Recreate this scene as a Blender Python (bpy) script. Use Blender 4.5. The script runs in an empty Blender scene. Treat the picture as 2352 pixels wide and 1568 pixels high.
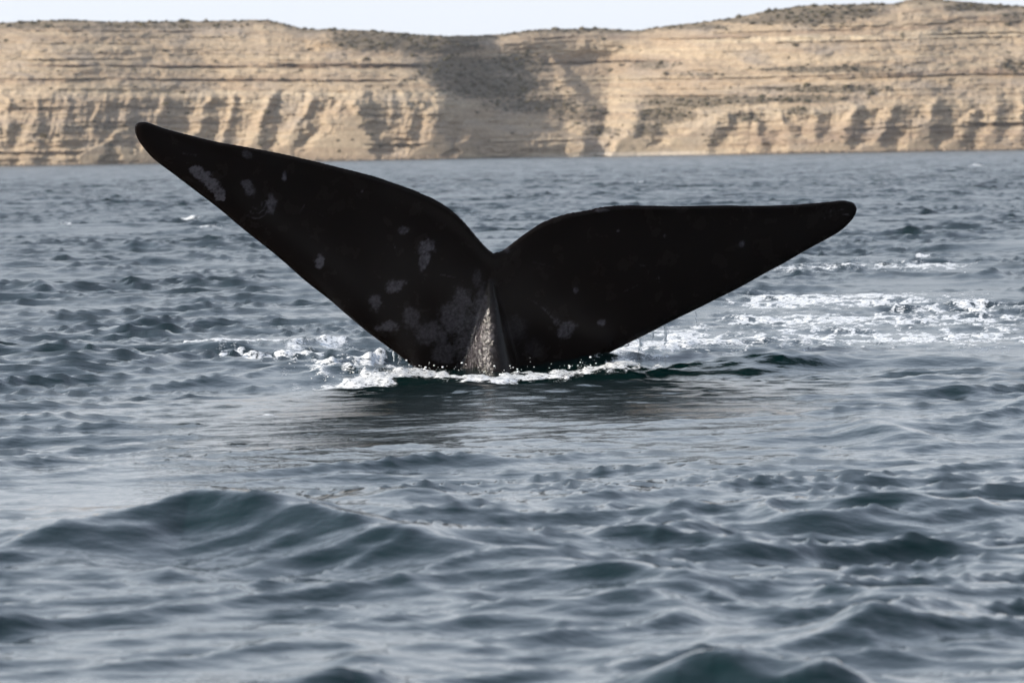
import bpy, bmesh, math, random
import numpy as np
from mathutils import Matrix, Vector

sc = bpy.context.scene
col = sc.collection
random.seed(7)
rng = np.random.default_rng(11)

# ---------------------------------------------------------------- camera
CAM_H = 1.6                      # metres above the mean water level
W, H = 2352.0, 1568.0            # pixel grid the notes below are written in
FPX = 13067.0                    # 200 mm lens on a 36 mm sensor
PITCH = math.atan((784.0 - 343.0) / FPX)
ROLL = math.radians(0.92)
X0 = np.array([1.0, 0, 0]); 
F0 = np.array([0, math.cos(PITCH), -math.sin(PITCH)])
U0 = np.array([0, math.sin(PITCH), math.cos(PITCH)])
RC = math.cos(ROLL) * X0 - math.sin(ROLL) * U0
UC = math.cos(ROLL) * U0 + math.sin(ROLL) * X0
cam = bpy.data.cameras.new('camera')
cam.sensor_width = 36.0
cam.lens = FPX / W * 36.0
cam.clip_start = 0.5
cam.clip_end = 30000
cam.dof.use_dof = True
cam.dof.focus_distance = 42.3
cam.dof.aperture_fstop = 8.0
camo = bpy.data.objects.new('camera', cam)
M = Matrix([[RC[0], UC[0], -F0[0], 0], [RC[1], UC[1], -F0[1], 0], [RC[2], UC[2], -F0[2], CAM_H], [0, 0, 0, 1]])
camo.matrix_world = M
col.objects.link(camo)
sc.camera = camo
CAM = np.array([0, 0, CAM_H])

# ---------------------------------------------------------------- sky, sun, exposure
SUN = np.array([-0.88, -0.27, 0.38]); SUN /= np.linalg.norm(SUN)
el = math.asin(SUN[2]); az = math.atan2(SUN[0], SUN[1])
world = bpy.data.worlds.new('World'); sc.world = world; world.use_nodes = True
nt = world.node_tree; nt.nodes.clear()
sky = nt.nodes.new('ShaderNodeTexSky'); sky.sky_type = 'NISHITA'; sky.sun_disc = False
sky.sun_elevation = el; sky.sun_rotation = az
sky.air_density = 1.0; sky.dust_density = 1.2; sky.ozone_density = 2.5; sky.altitude = 0
hsv = nt.nodes.new('ShaderNodeMix'); hsv.data_type = 'RGBA'; hsv.inputs[0].default_value = .5      # pale, hazy sky: half way to its own luminance
bw = nt.nodes.new('ShaderNodeRGBToBW')
bg = nt.nodes.new('ShaderNodeBackground'); bg.inputs['Strength'].default_value = 0.10
wo = nt.nodes.new('ShaderNodeOutputWorld')
# a thin, even veil of high cloud whitens the whole sky
tc = nt.nodes.new('ShaderNodeTexCoord'); mp = nt.nodes.new('ShaderNodeMapping'); mp.inputs['Scale'].default_value = (1.0, 1.0, 3.0)
cn = nt.nodes.new('ShaderNodeTexNoise'); cn.inputs['Scale'].default_value = 2.2; cn.inputs['Detail'].default_value = 6; cn.inputs['Roughness'].default_value = .6
cr = nt.nodes.new('ShaderNodeMapRange'); cr.inputs[1].default_value = .35; cr.inputs[2].default_value = .75; cr.inputs[3].default_value = .045; cr.inputs[4].default_value = .085
cm = nt.nodes.new('ShaderNodeMix'); cm.data_type = 'RGBA'; cm.inputs[7].default_value = (3.2, 3.27, 3.42, 1)
nt.links.new(tc.outputs['Generated'], mp.inputs[0]); nt.links.new(mp.outputs[0], cn.inputs['Vector']); nt.links.new(cn.outputs['Fac'], cr.inputs[0])
nt.links.new(sky.outputs[0], hsv.inputs[6]); nt.links.new(sky.outputs[0], bw.inputs[0]); nt.links.new(bw.outputs[0], hsv.inputs[7]); 
# the veil is seen through more air near the horizon: 1 - exp(-depth / sin(elevation))
sx = nt.nodes.new('ShaderNodeSeparateXYZ'); nt.links.new(tc.outputs['Generated'], sx.inputs[0])
def wm(op, a, b):
    q = nt.nodes.new('ShaderNodeMath'); q.operation = op
    for i, v in enumerate((a, b)):
        if isinstance(v, (int, float)): q.inputs[i].default_value = v
        else: nt.links.new(v, q.inputs[i])
    return q.outputs[0]
se = wm('ADD', wm('MAXIMUM', sx.outputs[2], 0.0), 0.05)
vf = wm('SUBTRACT', 1.0, wm('POWER', 2.718, wm('MULTIPLY', -1.0, wm('DIVIDE', cr.outputs[0], wm('POWER', se, 2.0)))))
nt.links.new(vf, cm.inputs[0]); nt.links.new(hsv.outputs[2], cm.inputs[6]); 
tn = nt.nodes.new('ShaderNodeMix'); tn.data_type = 'RGBA'; tn.blend_type = 'MULTIPLY'; tn.inputs[0].default_value = 1; tn.inputs[7].default_value = (.965, 1.0, 1.04, 1)
nt.links.new(cm.outputs[2], tn.inputs[6]); nt.links.new(tn.outputs[2], bg.inputs[0]); nt.links.new(bg.outputs[0], wo.inputs[0])
sl = bpy.data.lights.new('sun', 'SUN'); sl.energy = 2.05; sl.angle = math.radians(0.53); sl.color = (1.0, 0.91, 0.80)
so = bpy.data.objects.new('sun', sl); so.rotation_euler = Vector(SUN).to_track_quat('Z', 'Y').to_euler(); so.location = (-60, -20, 60)
col.objects.link(so)
sc.view_settings.view_transform = 'Standard'; sc.view_settings.look = 'None'
sc.view_settings.exposure = 1.55; sc.view_settings.gamma = 1.0; sc.view_settings.use_curve_mapping = False
sc.cycles.use_denoising = True
sc.cycles.max_bounces = 5
sc.cycles.sample_clamp_indirect = 4

# ---------------------------------------------------------------- helpers
def ray(X, Y):
    X = np.asarray(X, float); Y = np.asarray(Y, float)
    a = (X - W / 2) / FPX; b = (H / 2 - Y) / FPX
    return F0 + a[..., None] * RC + b[..., None] * UC

def project(P):
    d = P - CAM
    f = d @ F0
    return W / 2 + FPX * (d @ RC) / f, H / 2 - FPX * (d @ UC) / f

def on_water(X, Y):
    d = ray(X, Y); t = -CAM_H / d[..., 2]
    return CAM + d * t[..., None]

_perm = rng.permutation(512).astype(np.int64)
_perm = np.concatenate([_perm, _perm])
_ga = rng.uniform(0, 2 * math.pi, 512)
_gx, _gy = np.cos(_ga), np.sin(_ga)
def perlin(x, y):
    x = np.asarray(x, float); y = np.asarray(y, float)
    xi = np.floor(x).astype(np.int64); yi = np.floor(y).astype(np.int64)
    xf = x - xi; yf = y - yi
    u = xf * xf * xf * (xf * (xf * 6 - 15) + 10); v = yf * yf * yf * (yf * (yf * 6 - 15) + 10)
    def g(ix, iy, dx, dy):
        h = _perm[(_perm[ix & 511] + iy) & 511]
        return _gx[h] * dx + _gy[h] * dy
    a = g(xi, yi, xf, yf); b = g(xi + 1, yi, xf - 1, yf)
    c = g(xi, yi + 1, xf, yf - 1); d = g(xi + 1, yi + 1, xf - 1, yf - 1)
    return ((a + u * (b - a)) + v * ((c + u * (d - c)) - (a + u * (b - a)))) * 1.5
def fbm(x, y, o=4, g=0.5):
    s = 0; a = 1.0
    for i in range(o):
        s = s + a * perlin(x + 17.3 * i, y - 9.1 * i); x = x * 2.03; y = y * 2.03; a *= g
    return s
def sstep(a, b, x):
    t = np.clip((x - a) / (b - a), 0, 1); return t * t * (3 - 2 * t)
def grid_mesh(name, P, smooth=True):
    nr, nc = P.shape[:2]
    idx = np.arange(nr * nc, dtype=np.int32).reshape(nr, nc)
    q = np.stack([idx[:-1, :-1], idx[:-1, 1:], idx[1:, 1:], idx[1:, :-1]], -1).reshape(-1, 4)
    me = bpy.data.meshes.new(name)
    me.vertices.add(nr * nc); me.vertices.foreach_set('co', P.reshape(-1).astype(np.float32))
    me.loops.add(q.size); me.loops.foreach_set('vertex_index', q.reshape(-1))
    me.polygons.add(len(q)); me.polygons.foreach_set('loop_start', np.arange(0, q.size, 4, dtype=np.int32))
    me.update(calc_edges=True)
    me.polygons.foreach_set('use_smooth', np.full(len(q), smooth))
    return me
def attr(me, name, a):
    at = me.attributes.new(name, 'FLOAT', 'POINT'); at.data.foreach_set('value', np.ascontiguousarray(a, np.float32).reshape(-1))
def attr_col(me, name, c):
    at = me.attributes.new(name, 'FLOAT_COLOR', 'POINT')
    c = np.concatenate([c.reshape(-1, 3), np.ones((c.size // 3, 1))], 1)
    at.data.foreach_set('color', c.astype(np.float32).reshape(-1))
def link(name, me, mat, label=None, cat=None, kind=None):
    o = bpy.data.objects.new(name, me); col.objects.link(o); me.materials.append(mat)
    if label: o['label'] = label
    if cat: o['category'] = cat
    if kind: o['kind'] = kind
    return o
class NT:
    def __init__(self, name):
        self.m = bpy.data.materials.new(name); self.m.use_nodes = True
        self.t = self.m.node_tree; self.p = self.t.nodes['Principled BSDF']; self.out = self.t.nodes['Material Output']
    def n(self, typ, **kw):
        nd = self.t.nodes.new(typ)
        for k, v in kw.items(): setattr(nd, k, v)
        return nd
    def l(self, a, b): self.t.links.new(a, b)
    def at(self, name):
        a = self.n('ShaderNodeAttribute'); a.attribute_name = name; return a
    def noise(self, scale, detail=4, rough=0.5, vec=None, kind='FBM'):
        a = self.n('ShaderNodeTexNoise'); a.inputs['Scale'].default_value = scale
        a.inputs['Detail'].default_value = detail; a.inputs['Roughness'].default_value = rough
        if vec is not None: self.l(vec, a.inputs['Vector'])
        return a
    def math(self, op, a, b=None, clamp=False):
        m = self.n('ShaderNodeMath', operation=op); m.use_clamp = clamp
        for i, v in enumerate((a, b)):
            if v is None: continue
            if isinstance(v, (int, float)): m.inputs[i].default_value = v
            else: self.l(v, m.inputs[i])
        return m.outputs[0]
    def mix(self, f, a, b):
        m = self.n('ShaderNodeMix', data_type='RGBA')
        if isinstance(f, (int, float)): m.inputs[0].default_value = f
        else: self.l(f, m.inputs[0])
        for s, v in ((m.inputs[6], a), (m.inputs[7], b)):
            if isinstance(v, tuple): s.default_value = (*v, 1)
            else: self.l(v, s)
        return m.outputs[2]
    def pos(self):
        return self.n('ShaderNodeNewGeometry').outputs['Position']

# ---------------------------------------------------------------- sea
def horizon(X): return 343.0 - (X - 1176.0) * math.tan(ROLL)
def shore_dist(X):
    q = np.clip((np.asarray(X, float) - 1200.0) / 1200.0, -1.6, 1.6)
    return 1075.0 - 9.0 * q + 6.0 * np.sin(q * 3.3 + .6) + 4.0 * np.sin(q * 8.1)
def shore_row(X): return horizon(X) + CAM_H * FPX / shore_dist(X)

def whale_plane():
    yaw, lean = math.radians(14), math.radians(20)
    n = np.array([math.sin(yaw) * math.cos(lean), -math.cos(yaw) * math.cos(lean), -math.sin(lean)])
    return n
WN = whale_plane()
WP0 = ray(np.array(1118.0), np.array(838.0)); WP0 = CAM + WP0 * (42.0 / WP0[1])

def seg_dist(x, y, pts):
    """distance from points to a polyline, and the parameter along it (0..1)"""
    pts = np.asarray(pts, float); best = np.full(np.shape(x), 1e9); par = np.zeros(np.shape(x)); n = len(pts) - 1
    for i in range(n):
        a, b = pts[i], pts[i + 1]; d = b - a; L = d @ d
        t = np.clip(((x - a[0]) * d[0] + (y - a[1]) * d[1]) / L, 0, 1)
        r = np.hypot(x - a[0] - t * d[0], y - a[1] - t * d[1])
        m = r < best; best = np.where(m, r, best); par = np.where(m, (i + t) / n, par)
    return best, par

def build_sea():
    # rows: distance from the camera; columns: bearing
    r = [4.0]
    while r[-1] < 1150:
        d = r[-1]
        if d < 14: s = 0.4
        elif d < 75: s = 0.05 + 0.11 * ((d - 14) / 61)
        elif d < 300: s = 0.16 + (d - 75) * 0.0012
        else: s = min(0.43 + (d - 300) * 0.0036, 12)
        r.append(d + s)
    r = np.array(r + [1200, 1300, 1600, 2200, 3000])
    dr = np.gradient(r)
    half = math.radians(6.0); ncd = 480
    th = np.linspace(-half, half, ncd)
    side = half + np.cumsum(np.linspace(0.0006, 0.035, 40))
    th = np.concatenate([-side[::-1], th, side])
    print('sea grid', len(r), len(th), len(r) * len(th))
    R, T = np.meshgrid(r, th, indexing='ij')
    x = R * np.sin(T); y = R * np.cos(T)
    x32 = x.astype(np.float32); y32 = y.astype(np.float32)
    # the pixel of each point on the mean water level: used to place waves and foam where they lie on the sea
    yy = np.maximum(y, 1.0)
    PX, PY = project(np.stack([x, yy, np.zeros_like(x)], -1))
    # --- wave spectrum
    N = 130
    lam = 11.0 * (0.16 / 11.0) ** (np.linspace(0, 1, N)); k = 2 * math.pi / lam
    octs = math.log2(11.0 / 0.16); per = N / octs
    g = np.random.default_rng(5)
    slope_oct = np.where(lam > 5, 0.016, np.where(lam > 2, 0.022, np.where(lam > .8, .036, np.where(lam > .35, .052, .055))))
    a = slope_oct / k * math.sqrt(2.0 / per)
    main = math.radians(-70)
    spread = np.where(lam > 4, 0.38, np.where(lam > 1, 0.6, 0.85))
    ang = main + g.normal(0, 1, N) * spread
    ph = g.uniform(0, 2 * math.pi, N)
    # calmer slick around the whale and in front of it
    wx, wy = WP0[0], WP0[1]
    slick = np.exp(-(((x - wx - 0.3) / 2.6) ** 2 + ((y - wy + 5.5) / 5.0) ** 2)) 
    slick2 = np.exp(-(((x - wx - 3.6) / 2.8) ** 2 + ((y - wy - 5) / 8.0) ** 2))
    slick = np.clip(slick + 0.85 * slick2, 0, 1)
    gust = np.clip(.95 + 0.8 * fbm(x / 3.0, y / 6.0, 3) + .6 * fbm(x / 4.0, y / 18.0, 2), .12, 2.3).astype(np.float32)
    z = np.zeros_like(x32); dx = np.zeros_like(x32); dy = np.zeros_like(x32)
    lost = np.zeros(len(r))
    calm = (1 - .35 * (1 - sstep(24, 42, R))).astype(np.float32)
    for i in range(N):
        cx, cy = math.cos(ang[i]), math.sin(ang[i])
        eff = lam[i] / max(abs(cy), 0.25)
        w = sstep(1.3, 2.4, eff / dr)
        lost += (1 - w * w) * (slope_oct[i] ** 2) / per
        nz = w > 0
        if not nz.any(): continue
        m = int(np.nonzero(nz)[0].max()) + 1
        sup = (1 - (0.75 if lam[i] > 0.5 else 0.25) * slick[:m]) if lam[i] < 5 else 1.0
        A = (a[i] * w[:m, None] * sup).astype(np.float32)
        if lam[i] < 3: A = A * gust[:m] * (calm[:m] if lam[i] > .8 else 1.0)
        p = (k[i] * (cx * x32[:m] + cy * y32[:m]) + ph[i]).astype(np.float32)
        z[:m] += A * np.cos(p)
        s = A * np.sin(p) * (1.15 if lam[i] > 0.6 else 0.6)
        dx[:m] -= cx * s; dy[:m] -= cy * s
    # chop: cusped crests over wide troughs
    for (lc, A0, sd) in ((4.2, .030, 1), (2.0, .050, 2), (1.05, .050, 3), (.55, .032, 4), (.3, .012, 5)):
        g2 = np.random.default_rng(100 + sd)
        w = sstep(1.0, 2.0, lc / dr); m = int(np.nonzero(w > 0)[0].max()) + 1
        nf_ = np.zeros_like(x32[:m]); K = 16
        for j in range(K):
            kk = 2 * math.pi / (2 * lc * math.exp(g2.normal(0, .28))); an = main + g2.normal(0, .55)
            nf_ += np.cos((kk * (math.cos(an) * x32[:m] + math.sin(an) * y32[:m]) + g2.uniform(0, 6.28)).astype(np.float32))
        nf_ *= math.sqrt(2.0 / K)
        h = np.exp(-np.sqrt(nf_ ** 2 + .003) * 3.2) - .23
        z[:m] += (A0 * h * w[:m, None] * np.clip(gust[:m], .2, 1.6) * (1 - (.62 if lc > 1.5 else .22) * (1 - sstep(24, 42, R[:m]))) * (1 - .8 * slick[:m])).astype(np.float32)
    fade = (1 - sstep(900, 3000, R)) * sstep(4, 9, R)
    # --- the single waves one can point at: crest line (px) , crest height, wavelength
    def crest(pts, hgt, front, back, jag=0.25):
        q = np.array([on_water(np.array(p[0]), np.array(p[1]))[:2] for p in pts])
        r0 = np.searchsorted(r, q[:, 1].min() - 4); r1 = np.searchsorted(r, q[:, 1].max() + 5); xx = x[r0:r1]; yv = y[r0:r1]
        xs = q[:, 0]; o = np.argsort(xs); ysn = np.interp(xx, xs[o], q[o, 1]) + 0.35 * perlin(xx * 0.8, xx * 0 + hgt * 50)
        av = np.array([p[2] for p in pts])[o]; wdt = (xs.max() - xs.min()) / len(pts)
        amp = sum(np.interp(xx + e * wdt, xs[o], av, left=0, right=0) for e in (-.8, -.5, -.25, 0, .25, .5, .8)) / 7
        d = yv - ysn
        prof = np.where(d < 0, np.exp(-np.abs(d / front) ** 1.25), np.exp(-np.abs(d / back) ** 1.25))
        z[r0:r1] += (hgt * amp * prof * (1 + jag * perlin(xx * 1.3, yv * 0.6 + hgt * 31) + .22 * jag * fbm(xx * 2.6, yv * 1.5 + hgt * 17, 3, .5))).astype(np.float32)
    crest([(-150, 1330, 0.0), (60, 1310, .30), (250, 1290, .6), (440, 1278, 1.0), (600, 1285, .8), (760, 1292, .68), (950, 1305, .48), (1150, 1312, .36), (1380, 1330, .26), (1560, 1340, 0)], 0.29, 0.46, 1.2, .3)
    crest([(650, 1190, 0), (780, 1180, .5), (850, 1180, 1), (960, 1190, .6), (1150, 1200, 0)], 0.10, 0.5, 0.9)
    crest([(1300, 1650, 0), (1480, 1640, .7), (1620, 1630, 1), (1760, 1630, .95), (1900, 1640, .7), (2050, 1660, .3), (2200, 1680, 0)], 0.19, 0.38, 1.0)
    crest([(280, 1700, 0), (480, 1660, .6), (700, 1640, .8), (800, 1635, 1), (900, 1650, .5), (1100, 1680, 0)], 0.16, 0.4, 1.0)
    crest([(1850, 1450, 0), (2000, 1440, .8), (2150, 1430, 1), (2300, 1440, .5), (2500, 1450, 0)], 0.06, 0.45, 0.9)
    crest([(1380, 1290, 0), (1500, 1280, .6), (1600, 1270, 1), (1750, 1280, .6), (1900, 1290, 0)], 0.07, 0.5, 0.9)
    crest([(1930, 990, 0), (2000, 990, 1), (2120, 1000, .7), (2220, 1010, 0)], 0.08, 0.6, 1.0)
    crest([(1240, 850, 0), (1350, 846, .6), (1500, 842, .9), (1750, 836, 1), (1950, 830, 1), (2080, 830, .6), (2300, 830, .2), (2500, 825, 0)], 0.075, 0.5, 1.6, .5)
    crest([(380, 815, 0), (460, 808, 1), (560, 805, .7), (680, 802, .5), (800, 800, 0)], 0.10, 0.5, 1.2, .4)
    crest([(620, 905, 0), (700, 900, .8), (800, 895, .6), (950, 890, .8), (1050, 888, .6), (1200, 890, .8), (1400, 885, .7), (1600, 880, .4), (1800, 875, 0)], 0.09, 0.8, 0.8, .3)
    # --- foam
    foam = np.zeros_like(x)
    FN = fbm(x * 3.2, y * 1.1, 5, .6); FN2 = fbm(x * 7.0, y * 2.4, 4, .6)
    def band(pts, wd, inten, thr=0.0, sc_=(1.0, 1.0), lace=False):
        nonlocal foam
        pa = np.array(pts, float); mg = 3 * wd
        sel = np.nonzero((PX > pa[:, 0].min() - 3 * mg) & (PX < pa[:, 0].max() + 3 * mg) & (PY > pa[:, 1].min() - mg) & (PY < pa[:, 1].max() + mg) & (y > 8))
        if not len(sel[0]): return
        d, t = seg_dist(PX[sel] / 3.0, PY[sel], [(p[0] / 3.0, p[1]) for p in pts])
        n = (FN if sc_[0] == 1 else FN2)[sel]
        if lace: n = 1.0 - 3.2 * np.abs(FN[sel]) + .5 * FN2[sel]
        ends = sstep(0, .1, t) * (1 - sstep(.9, 1.0, t))
        f = inten * np.exp(-(d / wd) ** 2) * (0.35 + 0.65 * ends)
        foam[sel] = np.maximum(foam[sel], np.clip(f * 1.5 + n * 0.75 - 0.55 - thr, 0, 1) * (f > 0.03))
    band([(690, 880), (760, 875), (830, 868), (900, 860), (960, 852), (1040, 858), (1120, 866), (1200, 858), (1280, 853), (1350, 849), (1420, 843), (1500, 836)], 7, 1.05, .03, (2, 2))
    band([(700, 850), (780, 850), (860, 838), (930, 835)], 15, .6, .05, (2, 2))
    band([(400, 790), (480, 797), (560, 796), (700, 793), (800, 787)], 7, .95)
    band([(520, 820), (640, 826), (760, 822)], 12, .72, .12, lace=True)
    band([(1400, 830), (1500, 822), (1620, 812), (1750, 806), (1900, 803), (2060, 796), (2200, 800)], 7, 1.0, 0, (2, 2))
    band([(1440, 800), (1560, 792), (1700, 785), (1850, 772), (2000, 772), (2200, 770), (2352, 768)], 16, .72, .12, lace=True)
    band([(1480, 790), (1560, 772), (1640, 756)], 12, .72, .12, lace=True)
    band([(1860, 742), (1930, 738), (1990, 737)], 5, .8)
    band([(1790, 618), (1880, 616), (1960, 613), (2100, 612), (2220, 614)], 6, .72, .12, lace=True)
    band([(1700, 700), (1900, 690), (2100, 700), (2300, 712)], 16, .72, .12, lace=True)
    for (fx, fy, fw) in ((430, 507, 26), (482, 523, 22), (150, 515, 14), (1470, 420, 10), (1940, 372, 10), (2240, 380, 12), (880, 432, 10), (2130, 590, 30), (620, 968, 16), (720, 964, 18)):  # small whitecaps; the last two are glints on the water, painted white
        band([(fx - fw, fy + 1), (fx, fy), (fx + fw, fy + 1)], 1.5, .62, sc_=(2.2, 2.2))
    band([(1420, 815), (1600, 800), (1900, 788), (2352, 790)], 20, .6, .15, lace=True)
    band([(1650, 740), (1900, 738), (2200, 735), (2352, 745)], 14, .6, .15, lace=True)
    foam *= (R < 400)
    lump = np.abs(perlin(x * 11, y * 6)) * 0.012 + np.abs(FN2) * .012 + 0.003
    near = np.exp(-(((x - wx) / 3.5) ** 2 + ((y - wy) / 4) ** 2))
    z = z + sstep(.1, .6, foam) * lump * (0.5 + .5 * near)
    z = z * fade; dx *= fade; dy *= fade
    rough = np.sqrt(2 * np.clip(lost, 0, None)) * 0.75
    rough = np.clip(np.sqrt(rough), 0.07, 0.24)
    P = np.stack([x + dx, y + dy, z], -1)
    me = grid_mesh('water', P)
    attr(me, 'foam', foam); attr(me, 'far', sstep(70, 300, R)); attr(me, 'rough', np.repeat(rough[:, None], len(th), 1))
    m = NT('sea_water'); p = m.p
    p.inputs['IOR'].default_value = 1.333
    fo = m.at('foam').outputs['Fac']
    pos = m.pos()
    fine = m.noise(30, 5, .7, pos)
    f2 = m.math('ADD', m.math('MINIMUM', fo, .45), m.math('MULTIPLY', m.math('SUBTRACT', fine.outputs['Fac'], .52), 2.2))
    ramp = m.n('ShaderNodeMapRange'); m.l(f2, ramp.inputs[0]); ramp.inputs[1].default_value = .12; ramp.inputs[2].default_value = .42
    ff = m.math('MULTIPLY', ramp.outputs[0], m.math('GREATER_THAN', fo, .01))
    m.l(m.mix(ff, (0.0001, 0.0105, 0.0098), (0.86, 0.87, 0.86)), p.inputs['Base Color'])
    rr = m.n('ShaderNodeMix'); m.l(ff, rr.inputs[0]); m.l(m.at('rough').outputs['Fac'], rr.inputs[2]); rr.inputs[3].default_value = .5
    m.l(rr.outputs[0], p.inputs['Roughness'])
    mp = m.n('ShaderNodeMapping'); m.l(pos, mp.inputs[0]); mp.inputs['Scale'].default_value = (1, 1, 1)
    b1 = m.noise(7.0, 3, .55, mp.outputs[0])
    bump = m.n('ShaderNodeBump'); bump.inputs['Strength'].default_value = 0.28; bump.inputs['Distance'].default_value = 0.03
    mp2 = m.n('ShaderNodeMapping'); m.l(pos, mp2.inputs[0]); mp2.inputs['Scale'].default_value = (.55, .9, 1); b2 = m.noise(1.0, 4, .6, mp2.outputs[0])
    mp3 = m.n('ShaderNodeMapping'); m.l(pos, mp3.inputs[0]); mp3.inputs['Scale'].default_value = (.45, .085, 1); b3 = m.noise(1.0, 3, .6, mp3.outputs[0])
    gs = m.n('ShaderNodeMapRange'); m.l(b3.outputs['Fac'], gs.inputs[0]); gs.inputs[1].default_value = .40; gs.inputs[2].default_value = .66; gs.inputs[3].default_value = .05; gs.inputs[4].default_value = 1.9
    m.l(b1.outputs['Fac'], bump.inputs['Height'])
    fb = m.n('ShaderNodeBump'); fb.inputs['Distance'].default_value = .6; fb.inputs['Strength'].default_value = 1.0
    m.l(m.math('MULTIPLY', m.math('MULTIPLY', b2.outputs['Fac'], gs.outputs[0]), m.at('far').outputs['Fac']), fb.inputs['Height']); m.l(fb.outputs[0], bump.inputs['Normal']); m.l(bump.outputs[0], p.inputs['Normal'])
    return link('water', me, m.m, 'choppy teal sea under the tail, reaching to the cliffs', None, 'structure')

# ---------------------------------------------------------------- cliffs
TOP = np.array([(-700, 70), (-300, 60), (0, 53), (60, 50), (150, 46), (250, 50), (350, 50), (450, 49), (560, 47), (610, 46), (640, 52), (680, 62), (700, 67), (760, 68), (830, 70), (900, 75), (960, 80), (1020, 84), (1080, 83), (1150, 80), (1200, 72), (1240, 68), (1300, 67), (1380, 66), (1440, 70), (1470, 70), (1530, 60), (1600, 53), (1680, 42), (1740, 30), (1800, 20), (1850, 13), (1920, 11), (2000, 9), (2060, 9), (2085, 0), (2110, -4), (2150, -2), (2200, 3), (2260, 9), (2352, 15), (2700, 40), (3000, 60)], float)
def strat(X, Y): return Y + 0.021 * np.clip(X - 1150, 0, None) + 3.0 * perlin(X / 300, Y / 400)
VEG = [  # vegetated patches: polygons of (X, Y, half-width, half-height, weight)
    (870, 95, 130, 26, 1.0), (1010, 105, 110, 24, .9), (1060, 160, 110, 34, 1.0), (1130, 200, 130, 30, 1.0), (1190, 150, 90, 35, .7),
    (1230, 240, 140, 24, .7), (1330, 262, 90, 22, .6), (1850, 38, 115, 22, 1.1), (1960, 28, 70, 16, 1.0), (1760, 50, 40, 10, .8),
    (2250, 18, 90, 10, 1.0), (2330, 40, 60, 18, .6), (1580, 235, 130, 18, .8), (1530, 265, 70, 22, .9), (1700, 230, 120, 12, .75), (1850, 228, 120, 12, .75), (1500, 300, 40, 20, .7), (1720, 268, 40, 16, .7), (1830, 255, 40, 12, .7),
    (1500, 150, 60, 14, .6), (1600, 172, 110, 8, .5), (1900, 160, 190, 9, .75), (1900, 205, 170, 10, .8), (1380, 300, 60, 14, .6), (2330, 150, 40, 20, .6),
    (300, 62, 330, 7, .6), (60, 60, 80, 9, .7), (1600, 62, 100, 8, .7), (1350, 72, 130, 6, .5), (1700, 48, 50, 8, .7), (250, 292, 110, 9, .45), (120, 250, 90, 7, .4), (800, 95, 70, 10, .6)]
def veg_mask(X, Y):
    m = np.zeros(np.shape(X))
    for (a, b, w, h, s) in VEG: m = np.maximum(m, s * np.exp(-(((X - a) / w) ** 2 + ((Y - b) / h) ** 2) ** 1.5))
    return m
def tri(x): return np.clip(1 - np.abs(x), 0, 1)
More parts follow.
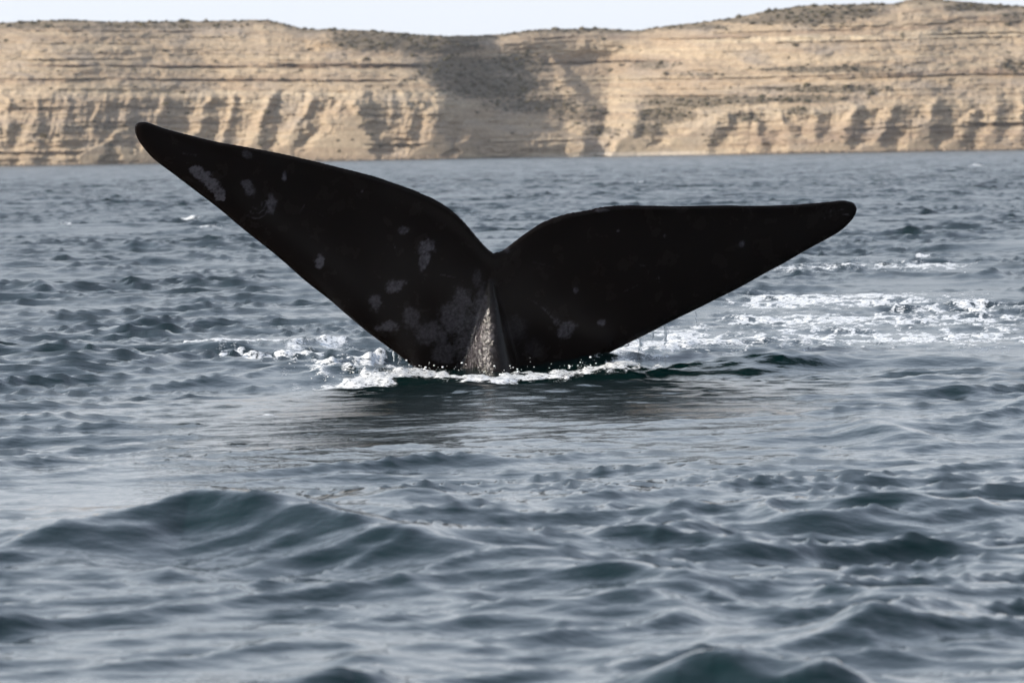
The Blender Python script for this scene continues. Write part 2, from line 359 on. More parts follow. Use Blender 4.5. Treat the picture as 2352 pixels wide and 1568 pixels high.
def cliff_depth(X, Y):
    top = np.interp(X, TOP[:, 0], TOP[:, 1]); bot = shore_row(X)
    h = bot - Y; Hh = bot - top; f = h / Hh
    s = strat(X, Y)
    left = 1 - sstep(980, 1120, X + (Y - 220) * 0.2)
    right = sstep(1480, 1620, X)
    mid = 1 - np.maximum(left, right)
    # integrated slope profile (piecewise linear in height fraction)
    fl = np.array([0, .06, .12, .30, .46, .50, .62, .80, .92, 1.0])
    gl = np.array([0, 3, 12, 24, 40, 62, 98, 165, 225, 300.])
    gr = np.array([0, 6, 9, 26, 78, 96, 140, 215, 262, 340.])
    gm = np.array([0, 3, 5, 60, 130, 150, 200, 285, 330, 410.])
    G = left * np.interp(f, fl, gl) + right * np.interp(f, fl, gr) + mid * np.interp(f, fl, gm)
    # broad headlands and bays
    G = G + 22 * perlin(X / 310.0 + 3.1, Y / 900.0) * sstep(0.02, .3, f)
    # diagonal ridge where the left block ends and the shaded valley begins
    xb = np.interp(Y, [60, 130, 165, 205, 240, 265, 300, 370], [820, 905, 960, 1005, 1060, 1072, 1052, 1035])
    G = G + 48 * sstep(0, 120, X - xb) * sstep(70, 150, Y) * (1 - sstep(255, 330, Y) * .75) * (1 - sstep(1350, 1500, X))
    G = G - 10 * tri((X - xb + 10) / 40) * sstep(150, 230, Y)
    # V gully
    w = np.interp(Y, [90, 150, 200, 245, 300, 345], [60, 118, 70, 30, 24, 30])
    gx = np.interp(Y, [90, 150, 240, 300, 345], [1420, 1400, 1395, 1385, 1375]) + 6 * perlin(Y / 25, Y * 0 + 2.2)
    G = G + 30 * tri((X - gx) / (w * 1.15)) * sstep(95, 150, Y) * (1 - .4 * sstep(300, 350, Y))
    # apron shelf right of the left block and its low cliff
    ya = np.interp(X, [1040, 1080, 1200, 1300, 1366, 1400], [272, 276, 290, 300, 318, 340])
    G = G + 45 * np.exp(-((Y - ya) / 10.) ** 2 * (Y > ya)) * (Y <= ya + 25) * np.exp(-np.clip(ya - Y, 0, None) / 40) * sstep(1075, 1130, X) * (1 - sstep(1340, 1390, X)) * .6
    # hand-placed spurs: (x_top,y_top, x_bottom,y_bottom, w_top,w_bottom, protrusion)
    spurs = [(489, 212, 440, 335, 12, 34, 16), (545, 212, 510, 330, 9, 26, 13), (632, 208, 575, 345, 16, 46, 24), (724, 208, 660, 340, 14, 44, 22), (795, 222, 735, 330, 10, 36, 16),
             (830, 206, 800, 362, 20, 78, 34), (930, 208, 940, 265, 14, 22, 8), (1030, 205, 985, 368, 34, 42, 28), (1085, 272, 1075, 368, 16, 50, 22), (380, 215, 350, 330, 9, 26, 11), (300, 215, 285, 320, 8, 24, 9), (240, 215, 215, 330, 10, 30, 9), (160, 215, 150, 330, 9, 26, 8), (90, 215, 70, 330, 10, 30, 9), (20, 215, 5, 330, 10, 30, 9),
             (270, 305, 200, 372, 8, 40, 20), (345, 250, 340, 372, 12, 70, 12),
             (1680, 252, 1560, 350, 20, 90, 34), (1740, 270, 1740, 350, 10, 34, 14), (1610, 285, 1545, 350, 8, 26, 12), (1792, 262, 1830, 345, 10, 44, 22), (1870, 250, 1880, 340, 18, 50, 20), (1970, 240, 1925, 342, 16, 46, 26), (2057, 232, 2005, 345, 12, 42, 22), (2150, 225, 2110, 340, 16, 50, 24), (2240, 250, 2190, 340, 10, 40, 18), (2290, 210, 2280, 340, 12, 46, 18), (2350, 220, 2345, 338, 12, 46, 18),
             (1460, 245, 1425, 355, 14, 44, 22), (1400, 290, 1380, 355, 6, 18, 8), (1440, 300, 1445, 355, 6, 18, 8), (1530, 160, 1470, 240, 14, 50, 20), (1270, 130, 1330, 230, 10, 40, 14)]
    wob = 13 * perlin(Y / 26.0, X / 60.0) + 5 * perlin(Y / 9.0, X / 25.0)
    for (xt, yt, xbm, yb, wt, wb, A) in spurs:
        t = (Y - yt) / (yb - yt); tc = np.clip(t, 0, 1.2)
        c = xt + (xbm - xt) * tc + wob
        ww = wt + (wb - wt) * tc
        A = A * np.where(xt > 1500, .95, 1.25)
        G = G - A * tri((X - c) / ww) ** 0.85 * sstep(-.06, .10, t) * (0.55 + .45 * tc)
    # fluting of the lower cliff, finer erosion rills everywhere
    wx_ = X + 9 * perlin(X / 40, Y / 60) + (Y - 220) * .22 * left
    flute = np.abs(perlin(wx_ / 17.0, Y / 170.0 + 7)) + .5 * np.abs(perlin(wx_ / 8.0, Y / 110.0))
    low = sstep(200, 222, s) * (1 - sstep(345, 375, s))
    lowr = sstep(238, 262, Y) * (1 - .7 * sstep(296, 304, s))
    G = G + 5.5 * flute * (low * left + .9 * lowr * right + .45 * sstep(305, 325, Y) * mid)
    G = G + 2.2 * np.abs(perlin(X / 11., (Y + X * .35) / 28.)) + 2.6 * perlin(s / 6.5, X / 210.) + 1.2 * perlin(s / 2.6 + 9, X / 120.) * (1 - low * left)
    G = G + 3.0 * fbm(X / 24.0, Y / 8.0, 4, .6) + 8 * fbm(X / 90., Y / 30., 3)
    # ledges: hard beds that stand proud over a recess
    def ledge(s0, th, A, x0, x1, seed, brk=.5):
        nonlocal G
        on = sstep(x0 - 30, x0 + 30, X) * (1 - sstep(x1 - 30, x1 + 30, X)) * np.clip(brk + .25 + 1.1 * perlin(X / 75.0 + seed, s * 0 + seed * 3.7), 0, 1.25)
        d = s - s0 + 1.6 * perlin(X / 26., s * 0 + seed)
        A = A * 1.05
        G = G + A * on * np.where(d > 0, np.clip(1 - d / th, 0, 1), 0) - .45 * A * on * np.where(d <= 0, np.clip(1 + d / (th * .8), 0, 1), 0)
    for a in ((182, 6, 12, 20, 900, 1, .9), (152, 7, 13, 130, 960, 2, .7), (137, 7, 9, 40, 300, 3, .8), (146, 9, 14, 640, 960, 4, 1.), (101, 5, 8, 70, 330, 5, .8), (72, 6, 9, 60, 460, 6, .7), (86, 4, 6, 300, 600, 7, .6), (247, 5, 8, 40, 500, 8, .6), (282, 4, 5, 60, 900, 9, .5), (262, 5, 9, 760, 1010, 10, .7), (330, 9, 14, 820, 1010, 11, .8), (349, 10, 12, -100, 200, 12, .9), (326, 4, 5, 0, 330, 13, .5), (206, 4, 4, 0, 700, 14, .4),
              (90, 7, 9, 1220, 1450, 15, .8), (96, 6, 8, 1500, 1720, 16, .6), (84, 5, 8, 1640, 2000, 17, .7), (110, 5, 9, 1780, 2352, 18, .6), (147, 7, 12, 1230, 1560, 19, .8), (190, 4, 7, 1240, 1600, 20, .6), (188, 5, 9, 1480, 2120, 21, .8), (194, 6, 11, 1900, 2400, 22, .9), (212, 4, 7, 1500, 1900, 23, .6), (228, 6, 9, 1460, 1660, 24, .8), (312, 5, 9, 1760, 2400, 25, .9), (76, 5, 8, 1900, 2400, 26, .7), (100, 6, 12, 2150, 2420, 27, .8), (305, 10, 16, 2230, 2450, 28, 1.), (226, 4, 6, 1960, 2180, 29, .7), (128, 4, 5, 1500, 2300, 30, .35), (170, 4, 5, 1500, 2300, 31, .4), (325, 5, 8, 1120, 1380, 32, .8), (178, 4, 5, 1000, 1280, 33, .5), (222, 4, 6, 1000, 1350, 34, .5), (115, 4, 5, 350, 900, 35, .4), (125, 3, 4, 0, 700, 36, .4), (165, 3, 4, 0, 700, 37, .4)):
        ledge(*a)
    return np.maximum(G, -8)
def cliff_point(X, Y, G):
    D = shore_dist(X); d = ray(X, Y)
    return CAM + d * ((D + G * D / FPX) / d[..., 1])[..., None]
def build_cliff():
    xs = np.concatenate([np.linspace(-650, -40, 60, endpoint=False), np.linspace(-40, 2400, 740), np.linspace(2400, 2950, 56)[1:]])
    nf = 260
    fv = np.linspace(0, 1, nf)
    X, F = np.meshgrid(xs, fv)
    top = np.interp(X, TOP[:, 0], TOP[:, 1]) + 1.5 * fbm(X / 18., X * 0, 3); bot = shore_row(X)
    Y = bot + (top - bot) * F
    G = cliff_depth(X, Y)
    P = cliff_point(X, Y, G)
    k = (shore_dist(X) / FPX)
    # foot below the water and plateau running back behind the skyline
    foot = P[:1].copy(); foot[..., 1] -= 3; foot[..., 2] = -2.0
    foot0 = P[:1].copy(); foot0[..., 2] = np.minimum(foot0[..., 2], 0.3)
    back = []
    for q, (dy, dz) in enumerate(((6, .05), (14, -.3), (30, -1.0), (70, -2.5), (160, -5), (400, -12))):
        b = P[-1:].copy(); b[..., 1] += dy; b[..., 0] *= (b[..., 1] / P[-1:, :, 1]); b[..., 2] += dz + (0.25 * perlin(b[..., 0] / 4, b[..., 1] / 6)); back.append(b)
    A = np.concatenate([foot, P] + back, 0)
    # rock and soil colours, with overhang shade painted along some ledges
    s = strat(X, Y)
    cream = np.array([.54, .43, .29]); tan = np.array([.44, .335, .225]); brown = np.array([.29, .20, .135]); grey = np.array([.40, .335, .26]); ochre = np.array([.50, .33, .17])
    b1 = perlin(s / 13.0 + 3, X / 420.)[..., None] * .9; b2 = perlin(s / 4.0, X / 150.)[..., None]
    C = tan + (cream - tan) * np.clip(.45 + b1 + .5 * b2, 0, 1)
    C = C + (grey - C) * np.clip(fbm(X / 120., Y / 45., 3) * .9, 0, .8)[..., None]
    def bed_or_shade(s0, wd, c, st, x0=-900, x1=3200):
        nonlocal C
        m = st * np.exp(-((s - s0) / wd) ** 2) * sstep(x0 - 40, x0 + 40, X) * (1 - sstep(x1 - 40, x1 + 40, X)) * np.clip(.6 + 1.1 * perlin(X / 90 + s0, s / 9.), 0, 1)
        C = C + (c - C) * m[..., None]
    pale = np.array([.66, .55, .38])
    bed_or_shade(214, 5, pale, .8, -100, 1060); bed_or_shade(228, 14, pale, .45, 420, 1070); bed_or_shade(102, 9, pale, .9, 1560, 2352); bed_or_shade(183, 3.5, brown, .8, 0, 900); bed_or_shade(152, 3, brown, .7, 100, 960); bed_or_shade(146, 8, brown, .6, 640, 960); bed_or_shade(76, 10, np.array([.36, .29, .21]), .6, -100, 500)  # brown lines along the left ledges paint in their overhang shadow
    bed_or_shade(190, 4, brown, .8, 1500, 2400); bed_or_shade(200, 4, ochre, .5, 1750, 2352); bed_or_shade(92, 5, brown, .6, 1200, 2000); bed_or_shade(330, 22, np.array([.33, .245, .175]), .75, 1700, 2400); bed_or_shade(147, 6, brown, .5, 1230, 1560); bed_or_shade(86, 6, brown, .5, 1700, 2352); bed_or_shade(355, 8, brown, .6, -100, 260); bed_or_shade(362, 8, np.array([.30, .22, .16]), .6, 700, 1050); bed_or_shade(105, 12, ochre, .6, 700, 880); bed_or_shade(68, 8, brown, .55, 2080, 2400)
    bed_or_shade(286, 24, np.array([.38, .31, .24]), .6, -100, 420); bed_or_shade(270, 20, pale, .4, 1540, 2000)
    vm = veg_mask(X, Y)
    v = sstep(.25, .62, vm + .30 * fbm(X / 9., Y / 6., 4, .6))
    soil = np.array([.155, .13, .092]) + .05 * perlin(X / 7, Y / 5)[..., None]
    C = C + (soil - C) * (v * .85)[..., None]
    top_soil = sstep(.955, .99, F + .02 * perlin(X / 16, Y / 6)); C = C + (np.array([.22, .18, .12]) - C) * (top_soil * .75)[..., None]
    beach = (1 - sstep(5, 10, bot - Y)) * sstep(1150, 1380, X) * (1 - sstep(1560, 1700, X)); C = C + (np.array([.74, .64, .50]) - C) * beach[..., None]
    wet = (1 - sstep(1.5, 5, bot - Y)) * (1 - sstep(1150, 1350, X) * (1 - sstep(1600, 1750, X))); C = C * (1 - .35 * wet)[..., None]
    C = C * (1 + .16 * fbm(X / 5., Y / 3.5, 3)[..., None])
    C = np.clip(C * np.array([.80, .79, .80]), .02, .8)
    Cb = np.tile(np.array([.2, .165, .11]), (len(back), X.shape[1], 1))
    Call = np.concatenate([C[:1], C, Cb], 0)
    me = grid_mesh('cliffs', A)
    attr_col(me, 'rock', Call)
    m = NT('eroded_sandstone')
    n = m.noise(.9, 5, .65, m.pos()); 
    c = m.mix(m.math('MULTIPLY', n.outputs['Fac'], .55), m.at('rock').outputs['Color'], (.27, .21, .15))
    m.l(m.at('rock').outputs['Color'], m.p.inputs['Base Color'])
    mm = m.n('ShaderNodeMix', data_type='RGBA'); mm.blend_type = 'MULTIPLY'; mm.inputs[0].default_value = .5
    rp = m.n('ShaderNodeMapRange'); m.l(n.outputs['Fac'], rp.inputs[0]); rp.inputs[1].default_value = .3; rp.inputs[2].default_value = .7; rp.inputs[3].default_value = .55; rp.inputs[4].default_value = 1.25
    m.l(m.at('rock').outputs['Color'], mm.inputs[6]); m.l(rp.outputs[0], mm.inputs[7]); m.l(mm.outputs[2], m.p.inputs['Base Color'])
    m.p.inputs['Roughness'].default_value = .95; m.p.inputs['Specular IOR Level'].default_value = .1
    n2 = m.noise(.55, 6, .7, m.pos()); bp = m.n('ShaderNodeBump'); bp.inputs['Distance'].default_value = 1.0; bp.inputs['Strength'].default_value = .5
    m.l(n2.outputs['Fac'], bp.inputs['Height']); m.l(bp.outputs[0], m.p.inputs['Normal'])
    link('cliffs', me, m.m, 'layered tan sandstone cliffs behind the sea', None, 'structure')
    # scrub: small shrubs over the vegetated slopes, the ledges and the skyline
    px = rng.uniform(-60, 2410, 60000); py = rng.uniform(-5, 350, 60000)
    tp = np.interp(px, TOP[:, 0], TOP[:, 1]); ok = (py > tp + 1) & (py < shore_row(px) - 14)
    px, py = px[ok], py[ok]
    prob = np.clip(veg_mask(px, py) + .35 * fbm(px / 30., py / 14., 3) - .22, 0, 1) ** 1.2
    keep = rng.uniform(0, 1, len(px)) < prob * .42 + .006
    px, py = px[keep], py[keep]
    sx = rng.uniform(-60, 2410, 420); px = np.concatenate([px, sx]); py = np.concatenate([py, np.interp(sx, TOP[:, 0], TOP[:, 1]) + rng.uniform(0.3, 4, 420)])
    gg = cliff_depth(px, py); pts = cliff_point(px, py, gg); kk = shore_dist(px) / FPX
    bm0 = bmesh.new(); bmesh.ops.create_icosphere(bm0, subdivisions=1, radius=1); bv = np.array([v.co[:] for v in bm0.verts]); bf = np.array([[v.index for v in f.verts] for f in bm0.faces]); bm0.free()
    n = len(pts); size = kk * rng.uniform(1.2, 3.8, n) * np.where(rng.uniform(0, 1, n) < .18, 1.7, 1)
    jit = bv[None] * rng.uniform(.55, 1.35, (n, len(bv), 1)) * size[:, None, None]
    jit[..., 0] *= 1.5; jit[..., 2] *= .75
    V = (pts[:, None] + jit + np.array([0, 0, 1])[None, None] * (size * .35)[:, None, None]).reshape(-1, 3)
    Fc = (bf[None] + (np.arange(n) * len(bv))[:, None, None]).reshape(-1, 3)
    ms = bpy.data.meshes.new('scrub'); ms.from_pydata(V.tolist(), [], Fc.tolist())
    tint = np.array([.060, .055, .034])[None] * rng.uniform(.6, 1.5, (n, 1)) + np.array([.03, .015, .0])[None] * rng.uniform(0, 1, (n, 1))
    attr_col(ms, 'leaf', np.repeat(tint, len(bv), 0))
    m2 = NT('dry_scrub'); m2.l(m2.at('leaf').outputs['Color'], m2.p.inputs['Base Color']); m2.p.inputs['Roughness'].default_value = .9; m2.p.inputs['Specular IOR Level'].default_value = .1
    link('scrub', ms, m2.m, 'low dark scrub scattered over the cliff slopes and top', None, 'stuff')
    print('shrubs', n)
    # boulders along the foot
    bx = np.concatenate([rng.uniform(700, 1060, 160), rng.uniform(1700, 2400, 330), rng.uniform(-50, 300, 40)]); by = shore_row(bx) - rng.uniform(.5, 6, len(bx))
    bp_ = cliff_point(bx, by, cliff_depth(bx, by) - 4); n = len(bx); size = shore_dist(bx) / FPX * rng.uniform(.9, 3.2, n)
    jit = bv[None] * rng.uniform(.7, 1.25, (n, len(bv), 1)) * size[:, None, None]; jit[..., 0] *= 1.4; bp_[:, 2] = np.maximum(bp_[:, 2], .1)
    V = (bp_[:, None] + jit).reshape(-1, 3); Fc = (bf[None] + (np.arange(n) * len(bv))[:, None, None]).reshape(-1, 3)
    ms = bpy.data.meshes.new('boulders'); ms.from_pydata(V.tolist(), [], Fc.tolist())
    m3 = NT('fallen_rock'); nn = m3.noise(.6, 3, .5, m3.pos()); m3.l(m3.mix(nn.outputs['Fac'], (.22, .16, .11), (.46, .35, .24)), m3.p.inputs['Base Color']); m3.p.inputs['Roughness'].default_value = .9
    link('boulders', ms, m3.m, 'fallen brown rocks along the foot of the cliffs', None, 'stuff')

# ---------------------------------------------------------------- whale
L_TRAIL = [(1134, 579), (1120, 568), (1105, 552), (1085, 528), (1065, 505), (1040, 481), (1010, 461), (975, 444), (930, 426), (880, 409), (820, 392), (760, 377), (700, 363), (640, 350), (560, 335), (500, 325), (430, 308), (380, 295), (345, 283), (327, 279)]
L_LEAD = [(1118, 980), (1020, 905), (960, 852), (905, 808), (850, 768), (800, 727), (760, 692), (700, 645), (640, 592), (600, 560), (550, 520), (500, 478), (450, 440), (400, 402), (355, 368), (330, 341), (317, 322), (309, 302), (310, 288), (318, 280)]
R_TRAIL = [(1134, 579), (1155, 572), (1175, 557), (1200, 537), (1230, 517), (1260, 502), (1300, 489), (1350, 480), (1390, 472), (1450, 469), (1550, 471), (1650, 470), (1750, 471), (1820, 469), (1880, 465), (1925, 461), (1944, 460)]
R_LEAD = [(1118, 980), (1200, 920), (1290, 868), (1380, 820), (1450, 785), (1500, 760), (1550, 734), (1600, 710), (1650, 685), (1700, 660), (1750, 632), (1800, 605), (1850, 576), (1900, 549), (1930, 531), (1952, 511), (1965, 492), (1968, 476), (1960, 463)]
def resample(pts, n, p=1.0):
    pts = np.array(pts, float)
    # smooth with Catmull-Rom
    P = np.vstack([2 * pts[0] - pts[1], pts, 2 * pts[-1] - pts[-2]]); out = []
    for i in range(1, len(P) - 2):
        for t in np.linspace(0, 1, 12, endpoint=False):
            a, b, c, d = P[i - 1], P[i], P[i + 1], P[i + 2]
            out.append(.5 * (2 * b + (c - a) * t + (2 * a - 5 * b + 4 * c - d) * t * t + (3 * b - a - 3 * c + d) * t ** 3))
    out.append(pts[-1]); out = np.array(out)
    s = np.r_[0, np.cumsum(np.linalg.norm(np.diff(out, axis=0), axis=1))]; s /= s[-1]
    q = np.linspace(0, 1, n) ** p
    return np.stack([np.interp(q, s, out[:, 0]), np.interp(q, s, out[:, 1])], 1)
U_AX = np.cross(np.array([0, 0, 1.0]), WN); U_AX /= -np.linalg.norm(U_AX)
if U_AX[0] < 0: U_AX = -U_AX
V_AX = np.cross(WN, U_AX); V_AX *= np.sign(V_AX[2])
def to_plane(XY):
    d = ray(XY[:, 0], XY[:, 1]); P = None; off = np.zeros(len(XY))
    for it in range(5):
        t = (((WP0 - CAM) @ WN) + off) / (d @ WN); P = CAM + d * t[:, None]
        u = (P - WP0) @ U_AX; off = -0.025 * u * u     # the lobes bow gently away from the viewer
    return P
def build_whale():
    n_s, n_t = 170, 60
    verts, faces = [], []
    def lobe(lead, trail):
        A = to_plane(resample(lead, n_s)); B = to_plane(resample(trail, n_s))
        t = (np.linspace(0, 1, n_t) ** 1.6)
        base = A[:, None] + (B - A)[:, None] * t[None, :, None]
        s = np.linspace(0, 1, n_s)[:, None]; tt = t[None]
        prof = (0.2969 * np.sqrt(tt) - 0.126 * tt - 0.3516 * tt ** 2 + 0.2843 * tt ** 3 - 0.1036 * tt ** 4) / 0.1  # 0..1
        th = np.interp(s, [0, .15, .4, .7, .9, .97, 1.0], [.17, .16, .125, .09, .07, .055, .02])
        mn = 0.018 * np.sqrt(np.clip(tt / .03, 0, 1)) * np.sqrt(np.clip((1 - tt) / .01, 0, 1))
        hz = np.maximum(th * prof * .5 * 2 * .5, mn * np.minimum(1, (1 - s) / .01 + .05))
        hz[:, 0] = 0; hz[:, -1] = 0; hz[-1] = 0
        Fp = base + WN * hz[..., None]; Bp = base - WN * hz[..., None]
        for S, flip in ((Fp, False), (Bp, True)):
            o = len(verts); verts.extend(S.reshape(-1, 3).tolist())
            idx = np.arange(n_s * n_t).reshape(n_s, n_t) + o
            q = np.stack([idx[:-1, :-1], idx[:-1, 1:], idx[1:, 1:], idx[1:, :-1]], -1).reshape(-1, 4)
            if flip: q = q[:, ::-1]
            faces.extend(q.tolist())
    lobe(L_LEAD, L_TRAIL); lobe(R_LEAD, R_TRAIL)
    bm = bmesh.new()
    bv = [bm.verts.new(v) for v in verts]
    for f in faces:
        try: bm.faces.new([bv[i] for i in f])
        except ValueError: pass
    bmesh.ops.remove_doubles(bm, verts=bm.verts, dist=0.0006)
    bmesh.ops.recalc_face_normals(bm, faces=bm.faces)
    # tail stock: keeled, deeper than wide, running down into the sea away from the flukes
    c0 = to_plane(np.array([(1126.0, 640.0)]))[0]; c1 = to_plane(np.array([(1118.0, 960.0)]))[0]
    ax = (c1 - c0)
    ring_n = 40; rings = []
    for i, q in enumerate(np.linspace(0, 1, 40)):
        L = q * 3.2
        c = c0 + ax / np.linalg.norm(ax) * L + np.array([0.02, 0.10, -.02]) * (max(0, L - 1.0)) ** 1.6
        wd = np.interp(L, [0, .25, .6, 1.0, 1.8, 3.2], [.03, .10, .20, .28, .42, .62])
        df = np.interp(L, [0, .15, .45, .8, 1.1, 1.8, 3.2], [.05, .13, .33, .52, .60, .70, .85])
        ring = []
        for k in range(ring_n):
            a = 2 * math.pi * k / ring_n; ca, sa = math.cos(a), math.sin(a)
            e = 1.15 if sa > 0 else 1.1
            xx = math.copysign(abs(ca) ** e, ca) * wd; zz = math.copysign(abs(sa) ** 1.08, sa) * df
            ring.append(bm.verts.new(c + U_AX * (xx + .03 * zz / max(df, .01) * 0) + WN * zz))
        rings.append(ring)
    for a, b in zip(rings[:-1], rings[1:]):
        for k in range(ring_n): bm.faces.new([a[k], a[(k + 1) % ring_n], b[(k + 1) % ring_n], b[k]])
    bm.faces.new(rings[0]); bm.faces.new(rings[-1][::-1])
    bmesh.ops.recalc_face_normals(bm, faces=bm.faces)
    me = bpy.data.meshes.new('tmp_tail'); bm.to_mesh(me); bm.free()
    tmp = bpy.data.objects.new('tmp_tail', me); col.objects.link(tmp)
    rm = tmp.modifiers.new('r', 'REMESH'); rm.mode = 'VOXEL'; rm.voxel_size = 0.009; rm.adaptivity = 0; rm.use_smooth_shade = True
    sm = tmp.modifiers.new('s', 'SMOOTH'); sm.factor = .5; sm.iterations = 12
    dg = bpy.context.evaluated_depsgraph_get(); ev = tmp.evaluated_get(dg)
    me2 = bpy.data.meshes.new_from_object(ev); me2.name = 'whale'
    bpy.data.objects.remove(tmp); bpy.data.meshes.remove(me)
    nv = len(me2.vertices); print('whale verts', nv)
    co = np.empty(nv * 3, np.float32); me2.vertices.foreach_get('co', co); co = co.reshape(-1, 3).astype(float)
    # skin marks and one painted water-drip sparkle, laid out on the flukes
    PX, PY = project(co)
    nr = np.empty(nv * 3, np.float32); me2.vertices.foreach_get('normal', nr); front = (nr.reshape(-1, 3) @ WN) > -.15
    mk = np.zeros(nv)
    nz = fbm(PX / 13., PY / 13., 4, .65) + .8 * fbm(PX / 30., PY / 30., 2)
    def blob(x, y, w, h, st, rot=0., soft=.34, rag=.5):
        nonlocal mk
        c, s = math.cos(rot), math.sin(rot); dx, dy = PX - x, PY - y
        d = np.hypot((dx * c + dy * s) / w, (-dx * s + dy * c) / h) + rag * nz * .75
        mk = np.maximum(mk, st * (1 - sstep(1 - soft, 1 + soft, d)))
    def line(pts, wd, st):
        nonlocal mk
        d, t = seg_dist(PX, PY, pts); mk = np.maximum(mk, st * (1 - sstep(wd * .4, wd, d + 1.6 * np.abs(nz))) * np.clip(.5 + 1.3 * nz, 0, 1))
    d, _ = seg_dist(PX, PY, [(453, 392), (480, 415), (508, 446)]); mk = np.maximum(mk, .95 * (1 - sstep(10, 15, d + 5 * nz)))
    for b in ((569, 355, 13, 8, .35, .5), (571, 431, 11, 20, .6, -.4), (622, 470, 10, 24, .65, .1), (733, 600, 11, 12, .9), (929, 528, 11, 9, .55), (978, 568, 17, 16, .7, .3), (975, 595, 10, 26, .7, .25), (906, 657, 22, 12, .6, -.25), (863, 697, 14, 16, .5), (890, 750, 24, 11, .65, -.2), (943, 730, 19, 22, .4), (990, 765, 40, 26, .38), (1045, 735, 34, 40, .45), (1060, 690, 20, 30, .4), (1085, 780, 40, 70, .4), (1020, 810, 26, 26, .35), (1105, 700, 14, 40, .5),
              (1705, 561, 6, 8, .75), (1323, 667, 6, 6, .7), (1383, 741, 8, 9, .8), (1296, 760, 14, 18, .7, .4), (1312, 748, 13, 9, .65), (1276, 738, 9, 9, .5), (1420, 530, 3, 2.5, .7), (1527, 542, 3, 3, .7), (1165, 575, 9, 7, .3), (1385, 483, 14, 4, .35), (1095, 640, 10, 22, .3), (1185, 755, 26, 26, .18), (1225, 800, 20, 20, .14), (653, 405, 5, 10, .8), (832, 439, 2.5, 2.5, .9)):  # the narrow upright mark before the last paints a drip's sparkle
        blob(*b)
    for rr_ in (16, 26, 36):
        a = np.linspace(.2, 2.2, 9) ; line([(594 + rr_ * .9 * math.cos(t) - 6, 462 + rr_ * math.sin(t) * 1.1) for t in a], 3.2, .5)
    for ln, wd, st in (([(1210, 683), (1245, 705), (1279, 740)], 4, .45), ([(1434, 669), (1463, 656)], 2.6, .55), ([(1488, 652), (1509, 640)], 2.6, .5), ([(1513, 635), (1515, 648)], 3, .6), ([(1467, 609), (1505, 612)], 2.6, .5), ([(1894, 501), (1920, 492), (1952, 493)], 3, .55), ([(1905, 488), (1940, 480)], 2.4, .45), ([(1900, 505), (1910, 480)], 2.2, .4), ([(1225, 602), (1271, 614)], 3, .25), ([(690, 485), (700, 470)], 2.6, .5), ([(905, 560), (910, 580)], 3, .4), ([(1010, 630), (1045, 637)], 2.6, .4), ([(420, 352), (450, 357)], 3.5, .4), ([(720, 485), (760, 505)], 2, .25)):
        line(ln, wd, st)
    mk = mk * front * np.clip(1.0 + .6 * fbm(PX / 7., PY / 7., 3, .7) + .35 * fbm(PX / 28., PY / 28., 2), .1, 1.3)
    # a thin pale nicked strip along the left leading edge
    attr(me2, 'mark', mk)
    keel = np.exp(-((PX - 1085) / 60.) ** 2) * sstep(640, 760, PY) * front
    attr(me2, 'wet', keel)
    me2.polygons.foreach_set('use_smooth', np.ones(len(me2.polygons), bool))
    m = NT('whale_skin')
    pos = m.pos(); n1 = m.noise(6, 5, .6, pos); n2 = m.noise(60, 4, .6, pos)
    skin = m.mix(n1.outputs['Fac'], (.0022, .0014, .0012), (.0085, .005, .0038))
    mark = m.mix(n2.outputs['Fac'], (.04, .036, .042), (.12, .11, .12))
    f = m.math('MULTIPLY', m.at('mark').outputs['Fac'], m.math('ADD', m.math('MULTIPLY', n2.outputs['Fac'], .7), .62), True)
    m.l(m.mix(f, skin, mark), m.p.inputs['Base Color'])
    m.p.inputs['IOR'].default_value = 1.33; m.p.inputs['Specular IOR Level'].default_value = .30
    m.l(m.math('ADD', m.math('MULTIPLY', m.at('wet').outputs['Fac'], .5), .17), m.p.inputs['Specular IOR Level'])
    rg = m.math('ADD', m.math('MULTIPLY', n1.outputs['Fac'], .16), .18); m.l(m.math('SUBTRACT', rg, m.math('MULTIPLY', m.at('wet').outputs['Fac'], .17)), m.p.inputs['Roughness'])
    nb = m.noise(34, 3, .55, pos); hgt = m.math('MULTIPLY', nb.outputs['Fac'], m.math('ADD', m.math('MULTIPLY', m.at('wet').outputs['Fac'], 3.0), .35))
    bp = m.n('ShaderNodeBump'); bp.inputs['Distance'].default_value = .006; bp.inputs['Strength'].default_value = .8
    m.l(hgt, bp.inputs['Height']); m.l(bp.outputs[0], m.p.inputs['Normal'])
    o = link('whale', me2, m.m, 'black whale tail with pale scars raised out of the sea', 'whale')
    return o

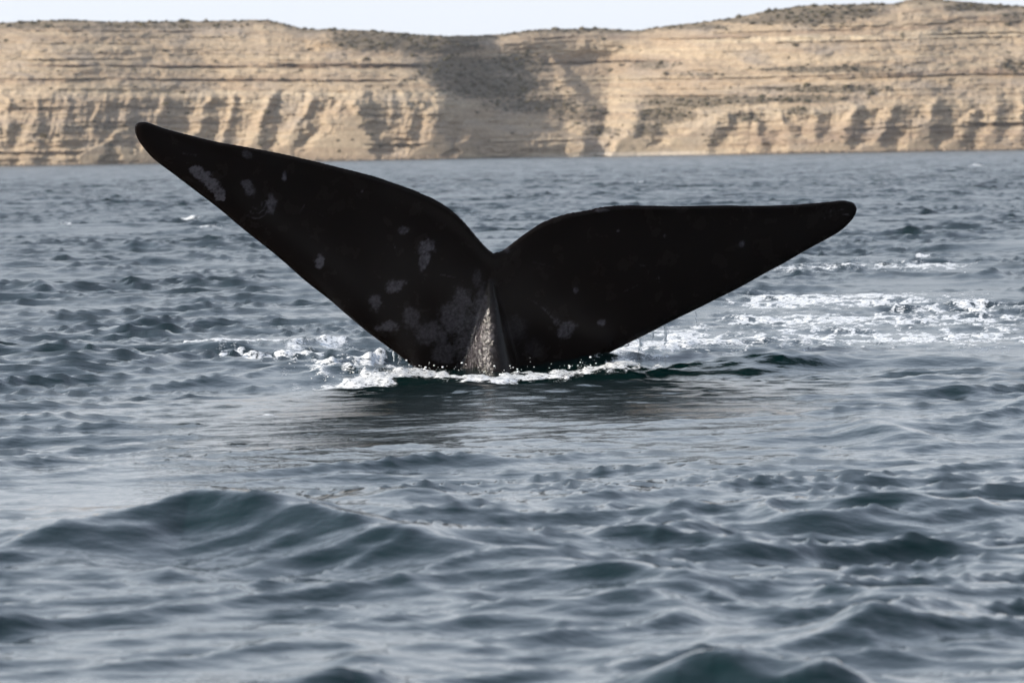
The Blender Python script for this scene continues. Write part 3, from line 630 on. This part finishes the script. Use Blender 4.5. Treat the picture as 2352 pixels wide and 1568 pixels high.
def droplets(name, pts, size, mat, label):
    bm0 = bmesh.new(); bmesh.ops.create_icosphere(bm0, subdivisions=1, radius=1); bv = np.array([v.co[:] for v in bm0.verts]); bf = np.array([[v.index for v in f.verts] for f in bm0.faces]); bm0.free()
    n = len(pts); jit = bv[None] * rng.uniform(.7, 1.3, (n, len(bv), 1)) * size[:, None, :]
    V = (pts[:, None] + jit).reshape(-1, 3); Fc = (bf[None] + (np.arange(n) * len(bv))[:, None, None]).reshape(-1, 3)
    ms = bpy.data.meshes.new(name); ms.from_pydata(V.tolist(), [], Fc.tolist()); ms.polygons.foreach_set('use_smooth', np.ones(len(ms.polygons), bool))
    return link(name, ms, mat, label, None, 'stuff')
def build_spray():
    m = NT('white_foam'); m.p.inputs['Base Color'].default_value = (.88, .88, .86, 1); m.p.inputs['Roughness'].default_value = .35
    m.p.inputs['Subsurface Weight'].default_value = 0.0
    path = np.array([(700, 880), (760, 876), (830, 869), (900, 861), (960, 853), (1040, 858), (1120, 867), (1200, 859), (1280, 854), (1350, 850), (1420, 843), (1500, 836)], float)
    n = 260
    q = rng.uniform(0, len(path) - 1.001, n); i = q.astype(int); f = (q - i)[:, None]
    xy = path[i] * (1 - f) + path[i + 1] * f
    xy[:, 0] += rng.normal(0, 10, n); xy[:, 1] += rng.normal(0, 4.0, n)
    cl = perlin(xy[:, 0] / 18., xy[:, 1] / 9.) > -.05; xy = xy[cl]; n = len(xy)
    P = on_water(xy[:, 0], xy[:, 1]); P[:, 2] += .02 + np.abs(rng.normal(0, .03, n)) * (.4 + np.clip(perlin(xy[:, 0] / 30., xy[:, 0] * 0) + .5, 0, 1.5))
    s = .0016 + .005 * rng.uniform(0, 1, n) ** 3
    droplets('foam', P, np.stack([s * 1.5, s * 1.5, s], 1), m.m, 'white foam churning where the tail meets the water')
    # water still running off the right leading edge
    w = NT('falling_water'); w.p.inputs['Base Color'].default_value = (.8, .84, .86, 1); w.p.inputs['Roughness'].default_value = .1; w.p.inputs['Alpha'].default_value = .8
    pts = []
    for (x, y0, y1, c) in ((1532, 745, 800, 26), (1528, 750, 790, 14), (1470, 775, 810, 18), (1500, 764, 786, 8), (1475, 774, 820, 12), (1395, 812, 832, 10), (1600, 712, 738, 5), (905, 808, 830, 10), (960, 790, 812, 6)):
        for k in range(c):
            yy = y0 + (y1 - y0) * rng.uniform(0, 1); pts.append((x - (yy - y0) * .06 + rng.normal(0, 1.2), yy))
    pts = np.array(pts); P = to_plane(pts); s = rng.uniform(.002, .0045, len(pts))
    droplets('drips', P, np.stack([s, s, s * rng.uniform(2, 6, len(pts))], 1), w.m, 'thin drips of water falling from the tail edge')

build_sea()
build_cliff()
build_whale()
build_spray()

# ---------------------------------------------------------------- air between the camera and the cliffs
def build_haze():
    bm = bmesh.new(); bmesh.ops.create_cube(bm, size=1.0)
    for v in bm.verts: v.co = Vector((v.co.x * 7000, v.co.y * 7000, -3.0 if v.co.z < 0 else 42.0))
    me = bpy.data.meshes.new('haze'); bm.to_mesh(me); bm.free()
    m = NT('sea_haze'); m.t.nodes.remove(m.p)
    pv = m.n('ShaderNodeVolumePrincipled'); pv.inputs['Density'].default_value = 0.00008; pv.inputs['Color'].default_value = (.93, .95, 1.0, 1); pv.inputs['Anisotropy'].default_value = .2
    m.l(pv.outputs[0], m.out.inputs['Volume'])
    link('haze', me, m.m, 'thin pale haze in the air over the sea', None, 'stuff')
build_haze()
